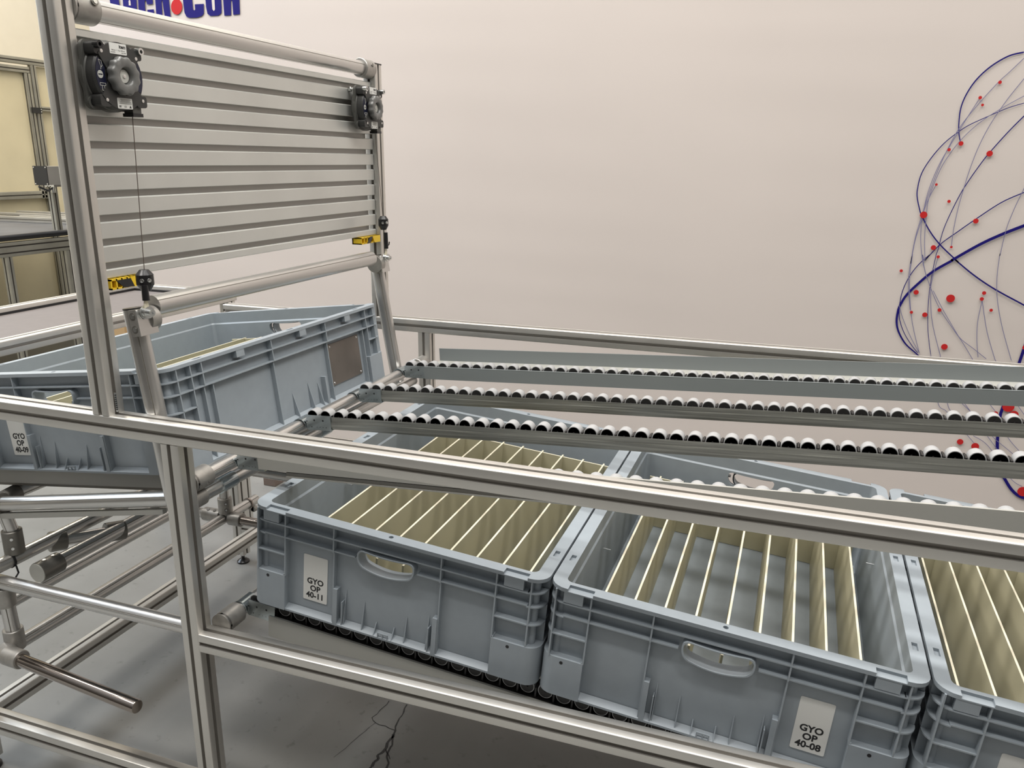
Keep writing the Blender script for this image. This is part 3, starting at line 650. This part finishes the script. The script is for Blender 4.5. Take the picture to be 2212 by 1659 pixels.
    text_into(b,'CE',4.6,frame((31.6,2,-52),Y,Z),INK); b.prism([(11,-52.3),(16,-52.3),(13.5,-47.6)],(31.5,0,0),(31.7,0,0),Y,Z,INK)
    for k in range(4): b.box(31.5,31.7,-12+k*1.3,-11.3+k*1.3,-52,-48.4,INK)
    part('lettering',b,s2)
    # bolts
    b=MB()
    def bolt(y,z,m,x1=40,r=4): b.cyl((-14,y,z),(x1-12,y,z),r,m,16); b.lathe((x1-13,y,z),X,[(0,0),(6.4,0),(6.4,12),(3.2,12),(3.0,6),(0,6)],m,18); b.cyl((-17,y,z),(-9,y,z),6.6,STEEL,6)
    bolt(-46,47,BLACK if black_bolt else STEEL); o=part('bolt',b,t)
    b=MB(); bolt(50,46,STEEL,36 if black_bolt else 40); part('bolt',b,t)
    for (y,z) in ((-37,38),(-36,-41),(46,-38),(40,33)):
        b=MB(); b.lathe((30,y,z),X,[(3.2,0),(3.0,1.2),(0,1.6)],STEEL,12); part('screw',b,t)
    # rope outlet, wire, stopper
    yo=yc+33; xo=60
    b=MB(); b.box(6,26,24,44,-60,-38,MIDP); b.box(4,28,22,46,-66,-60,BLACK); part('rope_outlet',b,t)
    xb,ybm,zb_=cab_bottom
    T=lambda x,y,z:(x-x0,y-yc,z-zc)
    p0=Vector(T(xo,yo,zc-62)); p1=Vector(T(xb,ybm,zb_)); 
    return t,p0,p1,T
for (yc,zc,lab,bb,cb,cl,sl0) in ((89,604,'large dark spring balancer with a grey knob on the front post',True,(108,54.5,193),250,0),(D-80,604,'smaller looking dark spring balancer with a grey knob at the rear post',False,(101,988,193),291,1)):
    t,p0,p1,T=balancer(yc,zc,lab,bb,cb)
    f=(cl-zc-p0.z)/(p1.z-p0.z); c=p0.lerp(p1,f)
    e_=p1+Vector((0,0,46)); b=MB(); b.path([p0,c,p1+Vector((0,0,8))],.75,mat('wire_rope',(.16,.13,.11),.4,.8),8); part('wire_rope',b,t)
    b=MB(); R=15.5 if not sl0 else 14.5; b.lathe(c+Vector((0,0,19.5)),(0,0,-1),[(3,0),(8,0),(R,9),(R,27),(8,39),(3,39)],BLACK,14 if not sl0 else 14); st=part('rope_stopper',b,t,20)
    b=MB()
    for an in (-18,-68):
        dd=Vector((math.cos(math.radians(an)),math.sin(math.radians(an)),0)); b.lathe(c+dd*(R-1)+Vector((0,0,1)),dd,[(4.2,0),(3.6,1.8),(0,2.4)],STEEL,12)
    part('screw',b,st)
    b=MB(); a0=p1+Vector((0,0,50 if not sl0 else 72)); a1=p1+Vector((0,0,22 if not sl0 else 26)); b.cyl(a0,a1,6,BLACK,16,r1=6.6); 
    if sl0: b.path([a1+Vector((0,2,6)),a1+Vector((2,14,10)),a1+Vector((2,17,18))],1.8,BLACK,6)
    part('rope_sleeve',b,t)
    b=MB(); b.lathe(p1+Vector((-3,0,0)),(1,0,0),[(4,0),(9,0),(9,4),(4,4)],ZINC,20); b.prism([(-6,4),(6,4),(2.5,24),(-2.5,24)],p1+Vector((-2.5,0,0)),p1+Vector((.5,0,0)),Y,Z,EDGE); part('rope_eye',b,t)
# ------------------------------------------------------------------ swinging frame that holds the tilted crate
sw=thing('tilt_frame','aluminium tube swing frame hanging on two wires around the tilted crate','swing frame',V(120,58,-150))
def A_(name,b,label=None,ang=32): return abs_part(name,b,sw,ang,label)
na0,na1=Vector((72,58,196)),Vector((121,58,-190)); fa0,fa1=Vector((64,988,196)),Vector((126,988,-180))
b=MB(); tube(b,na0,na1,18.5,ph=.9); A_('arm',b)
b=MB(); tube(b,fa0,fa1,18.5,ph=.9); A_('arm',b)
c0=Vector((84,92,197)); c1=Vector((79,935,195))
b=MB(); tube(b,c0,c1,20,ph=.95); A_('cross_tube',b)
for (p,q,s) in ((na0,na1,1),(fa0,fa1,-1)):
    d=(q-p).normalized(); ex=Vector((0,1,0)); n=d.cross(ex).normalized()
    if n.x<0: n=-n
    M=Matrix((n,ex,-d)).transposed().to_4x4(); M.translation=p+d*22
    # local: x outwards (towards +x), y rear, z up along the arm
    b=MB(); b.box(8,25,-23,22,-27,22,JOINT,M); b.box(25,28,-23,22,-27,22,TUBE,M)
    b.lathe(M@Vector((10,14 if s>0 else -14,0)),(0,s,0),[(20.2,-6),(24,-6),(24,16),(20.2,16)],JOINT,28)
    A_('corner_bracket',b)
    b=MB()
    for zz in (-14,10): b.cyl(M@Vector((17,-22.6,zz)),M@Vector((17,-23.4,zz)),7,DJOINT,16); b.cyl(M@Vector((17,-22.8,zz)),M@Vector((17,-24.6,zz)),4.4,STEEL,14)
    A_('bracket_screw',b)
    b=MB(); bp=Vector((108,54.5,193)) if s>0 else Vector((101,988,193))
    b.lathe(bp+Vector((-4,0,0)),(1,-.15,0),[(0,-14),(5,-14),(5,0),(13,0),(13,2),(9,2),(9,8),(11,8),(11,10),(6,10),(6,19),(2.6,19),(2.6,15),(0,15)],STEEL,20); A_('hanger_bolt',b)
    b=MB(); b.cyl(p+Vector((-.6,0,4.5)) if False else p-d*.5,p-d*2.5,18.8,BLACK,28); A_('end_cap',b,'black end cap')
# crate support on the station, parallel to the tilted crate
sup=thing('crate_cradle','tilted plate and tube cradle carrying the crate at the left','crate cradle',V(0,100,-185))
def S_(name,b,label=None,ang=32): return abs_part(name,b,sup,ang,label)
sl=math.tan(.1165)
def zt(x,z0=-148,x0=47): return z0+(x-x0)*sl
for yy in (100,845):
    b=MB(); b.prism([(-480,zt(-480)),(112,zt(112)),(112,zt(112)-35),(-480,zt(-480)-35)],(0,yy,0),(0,yy+3,0),X,Z,PLATEG)
    b.prism([(-480,zt(-480)+1.2),(112,zt(112)+1.2),(112,zt(112)),(-480,zt(-480))],(0,yy-.5,0),(0,yy+6,0),X,Z,PLATEG)
    b.prism([(-480,zt(-480)-30),(112,zt(112)-30),(112,zt(112)-45),(-480,zt(-480)-45)],(0,yy+10,0),(0,yy+30,0),X,Z,DJOINT)
    S_('guide_plate',b)
b=MB(); tube(b,(-372,58,-266),(128,58,-176),16,ph=1.0); S_('cradle_tube',b)
b=MB(); b.prism([(-372,-285),(95,-201),(95,-211),(-372,-297)],(0,47,0),(0,58,0),X,Z,PLATEG); S_('under_strip',b)
b=MB(); tube(b,(-380,930,-266),(128,930,-176),16,ph=1.0); S_('cradle_tube',b)
b=MB(); ring_clamp(b,(-392,58,-268),(1,0,.17),15.8,23,34,m=DJOINT); b.cyl((-386,58,-268),(-386,118,-262),18,DJOINT,24); S_('pivot_joint',b)
b=MB(); tube(b,(-386,60,-262),(-386,940,-262),15); S_('pivot_tube',b)
for x,y in ((-50,480),): 
    b=MB(); b.box(-95,-60,760,800,-330,zt(-80)-46,PLATEG); S_('support_leg',b)
# ------------------------------------------------------------------ lower tube stand
std=thing('tube_stand','low stand of round tubes and clamps under the tilting station','tube stand',V(-358,20,-600))
def T_(name,b,label=None,ang=32): return abs_part(name,b,std,ang,label)
def tb(p,q,r=15,ph=.4,m=None,name='tube'): b=MB(); tube(b,p,q,r,m,ph); T_(name,b)
def jn(p,d,r=15.2,r1=21,l=46,m=None,s=None,cap=False):
    b=MB(); ring_clamp(b,p,d,r,r1,l,m or JOINT,s)
    if cap: q=Vector(p); dd=Vector(d).normalized(); b.cyl(q-dd*1,q+dd*3,r1-1,BUTTON,26)
    T_('tube_joint',b)
tb((-470,20,-432),(153,20,-432),15.5,1.1)
tb((-355,24,-450),(-358,32,-600),15,.9); jn((-355,24,-446),(0,0,-1)); jn((-358,30,-555),(0,0,-1),l=50)
tb((-356,-6,-396),(-356,1000,-396),15.5,.8); jn((-357,66,-384),(0,0,1),l=56,m=DJOINT,s=(.7,-.7,0)); tb((-357,66,-330),(-362,60,-285),14.5,.3)
b=MB(); b.lathe((-356,48,-396),Y,[(15.4,0),(17.4,0),(17.4,5),(15.4,5)],BLACK,26); b.path([(-340,50,-405),(-336,50,-422),(-346,48,-436)],2,BLACK,6); T_('cable_tie',b,'black cable tie')
tb((-292,66,-420),(-292,1010,-420),17,.9); jn((-292,60,-420),(0,1,0),17.2,23,58,m=DJOINT,s=(.1,0,1),cap=True)
tb((-356,178,-408),(-292,310,-428),14,.4); jn((-366,158,-404),(64,132,-20),14.2,24,36,m=DJOINT); jn((-312,268,-421),(64,132,-20),14.2,24,46,m=DJOINT)
tb((-478,20,-565),(-478,1000,-565),15,.9)
tb((-362,20,-600),(-362,905,-600),15.5,.8)
b=MB(); ring_clamp(b,(-345,-2,-600),(1,-.06,0),15,21,46); b.cyl((-362,12,-600),(-340,0,-600),21,JOINT,26); T_('tube_joint',b)
b=MB(); b.lathe((-300,-6,-600),(1,-.1,0),[(0,0),(14,0),(14,358),(13,360),(0,360)],CHROME,32); T_('push_rod',b,'shiny chromed rod')
tb((-480,752,-430),(-60,752,-430),15,.5); tb((-358,756,-450),(-360,756,-600),15,.4)
jn((-360,756,-585),(0,0,1),l=52,s=(.7,-.7,0)); jn((-440,756,-600),(1,0,0),l=62,s=(0,-.4,1)); tb((-520,756,-600),(-380,756,-600),15,.5); jn((-345,756,-600),(1,0,0),l=44)
b=MB(); b.lathe((-305,754,-600),(1,0,0),[(0,0),(14,0),(14,280),(0,280)],CHROME,32); T_('push_rod',b,'shiny chromed rod')
b=MB(); b.lathe((-362,862,-600),Y,[(15.6,0),(19,0),(19,5),(15.6,5)],CHROME,28); b.lathe((-345,866,-618),Y,[(0,0),(9,0),(9,14),(0,14)],JOINT,16); b.box(-362,-344,866,872,-626,-600,JOINT); T_('ring_clip',b)
# ------------------------------------------------------------------ cart with a grey mat
ct=thing('mat_cart','low aluminium framed cart top with a grey rubber mat','cart',V(-960,900,-960))
def K_(name,b,label=None): return abs_part(name,b,ct,32,label)
xa,xb_,ye=-1180,-722,1345
b=MB(); beam(b,(xa,-400,-20),(xa,ye,-20),X,Z,40,40); K_('rail',b)
b=MB(); beam(b,(xb_-20,-400,-20),(xb_-20,ye,-20),X,Z,40,40); K_('rail',b)
b=MB(); beam(b,(xa+20,ye-20,-20),(xb_-40,ye-20,-20),Y,Z,40,40); K_('rail',b)
b=MB(); b.box(xa+20,xb_-40,-400,ye-40,-32,-22,MAT); K_('mat',b)
b=MB(); b.box(xa+20,xa+23,-400,ye-40,-22,-14,BLACK); b.box(xa+23,xb_-40,ye-43,ye-40,-22,-14,BLACK); K_('shadow_gap_strip',b,'black strip standing in for the shadow gap')  # black strips put in for the shade in the gap along the rails
for (x,y) in ((xa,ye-30),(xb_-20,ye-30),(xa,-300),(xb_-20,-300)):
    b=MB(); zbeam(b,-925,-40,x,y); K_('leg',b)
    b=MB(); b.lathe((x,y,-960),Z,[(0,0),(22,0),(22,6),(8,14),(8,36),(0,36)],BLACK,18); K_('foot',b)
# things behind: brown beam on the floor, cardboard
b=MB(); b.box(-960,-900,1720,2035,-958,-925,WOOD); o=abs_part('floor_beam',b,thing('tmp','x','x')); 
r=o.parent; o.parent=None; bpy.data.objects.remove(r); o.location=ZERO; tag(o,'dark brown beam lying on the floor by the banner','beam')
b=MB(); b.box(-1800,-1640,1700,1790,-960,-270,CARD); o=link('cardboard_box',b.mesh('cardboard_box'),None,ZERO); tag(o,'narrow brown cardboard box glimpsed beside the front tall post','box')
# ------------------------------------------------------------------ far left: conveyor table and enclosure
cv=thing('conveyor_table','grey topped conveyor table with a black roller edge, far left','conveyor table',V(-3300,2450,-960))
def C_(name,b,label=None): return abs_part(name,b,cv,32,label)
b=MB(); beam(b,(-3020,1500,-42),(-3020,3800,-42),X,Z,40,80,1,2,OLDALU,OLDG); C_('rail',b)
b=MB(); beam(b,(-4400,3080,54),(-3000,3080,54),Y,Z,40,40,1,1,ALU,ALUG); C_('rail',b)
b=MB(); b.cyl((-3010,1520,24),(-3010,3790,24),17,BLACK,24); C_('edge_roller',b,'black edge roller')
b=MB(); b.box(-4400,-3012,1520,3790,20,34,BELT); C_('belt',b)
for (x,y) in ((-3020,2270),(-3020,2680),(-3020,1560),(-4300,2680)):
    b=MB(); beam(b,(x,y,-930),(x,y,-82),X,Y,40,60 if y>2600 else 40,1,1,OLDALU,OLDG); C_('leg',b)
b=MB(); beam(b,(-3020,1500,-372),(-3020,3800,-372),X,Z,40,40,1,1,OLDALU,OLDG); C_('rail',b)
b=MB(); beam(b,(-4300,2240,-392),(-3000,2240,-392),Y,Z,40,40,1,1,OLDALU,OLDG); C_('rail',b)
lp=thing('profile_stack','short bright aluminium profiles lying across the conveyor table','profiles',V(-3500,2900,40))
for k,(x0,x1,y,z) in enumerate(((-3960,-3060,3180,55),(-4400,-3080,3330,55),(-4400,-3060,3520,55))):
    b=MB(); beam(b,(x0,y,z),(x1,y,z),Y,Z,40,40,1,1,ALU,ALUG); abs_part('profile',b,lp)
en=thing('machine_enclosure','tall framed enclosure with milky panels along the far left','enclosure',V(-4520,3600,-960))
def E_(name,b,label=None): return abs_part(name,b,en,32,label)
ey=lambda y:-1096+(y+1096)*1.2106
ez=lambda z:466+(z-466)*1.2106
XE_=-4520
b=MB(); b.box(XE_-20,XE_-10,ey(1200),ey(3010),ez(250),ez(985),TRANS); E_('milky_panel',b)
b=MB(); b.box(XE_-25,XE_-15,ey(3060),ey(4000),-860,ez(1030),TRANS); E_('milky_panel',b)
b=MB(); b.box(XE_-40,XE_-30,ey(1200),ey(4000),-860,ez(250),TRANS); E_('milky_panel',b)
for (n,y0,y1,z,w,h) in (('rail',1200,4000,1052,40,48),('door_rail',1200,3018,1000,30,46),('door_rail',1200,3018,230,30,58),('rail',3070,4000,770,30,36)):
    b=MB(); beam(b,(XE_,ey(y0),ez(z)),(XE_,ey(y1),ez(z)),X,Z,w,h,1,1,OLDALU,OLDG); E_(n,b)
b=MB(); beam(b,(XE_,ey(3000),ez(205)),(XE_,ey(3000),ez(980)),X,Y,30,52,1,1,OLDALU,OLDG); E_('door_stile',b)
b=MB(); beam(b,(XE_,ey(3048),-925),(XE_,ey(3048),ez(1032)),X,Y,40,46,1,1,OLDALU,OLDG); E_('post',b)
b=MB(); beam(b,(XE_,ey(1300),-925),(XE_,ey(1300),ez(1032)),X,Y,40,46,1,1,OLDALU,OLDG); E_('post',b)
for y in (ey(3048),ey(1300)): b=MB(); b.lathe((XE_,y,-960),Z,[(0,0),(24,0),(24,6),(9,14),(9,36),(0,36)],BLACK,16); E_('foot',b)
b=MB(); b.box(XE_+20,XE_+30,ey(2990),ey(3060),ez(740),ez(775),BLACK)
for z in (750,765): b.cyl((XE_+30,ey(3052),ez(z)),(XE_+33,ey(3052),ez(z)),5,STEEL,10)
E_('door_hinge',b,'black hinge')
cb=thing('control_box','small grey box with a black front on a bracket above the conveyor table','control box',V(-3050,2640,180))
def B_(name,b,label=None): return abs_part(name,b,cb,32,label)
b=MB(); b.box(-3108,-3000,2600,2750,308,415,ALU); B_('box_body',b)
b=MB(); b.box(-3108,-3000,2596,2600,306,417,BLACK); B_('front_plate',b,'black front plate')
b=MB()
for x in (-3100,-3008):
    for z in (314,409): b.cyl((x,2596.5,z),(x,2595,z),4,STEEL,10)
B_('screw',b)
b=MB(); beam(b,(-3050,2660,40),(-3050,2660,300),X,Y,40,40,1,1,OLDALU,OLDG); b.box(-3080,-3010,2640,2700,296,308,STEEL); B_('stand',b)
b=MB(); b.path([(-3030,2650,290),(-3015,2600,275),(-3015,2540,300)],6,BLACK,8); b.cyl((-3030,2650,262),(-3030,2650,296),12,STEEL,14); B_('clamp_lever',b,'black clamp lever')
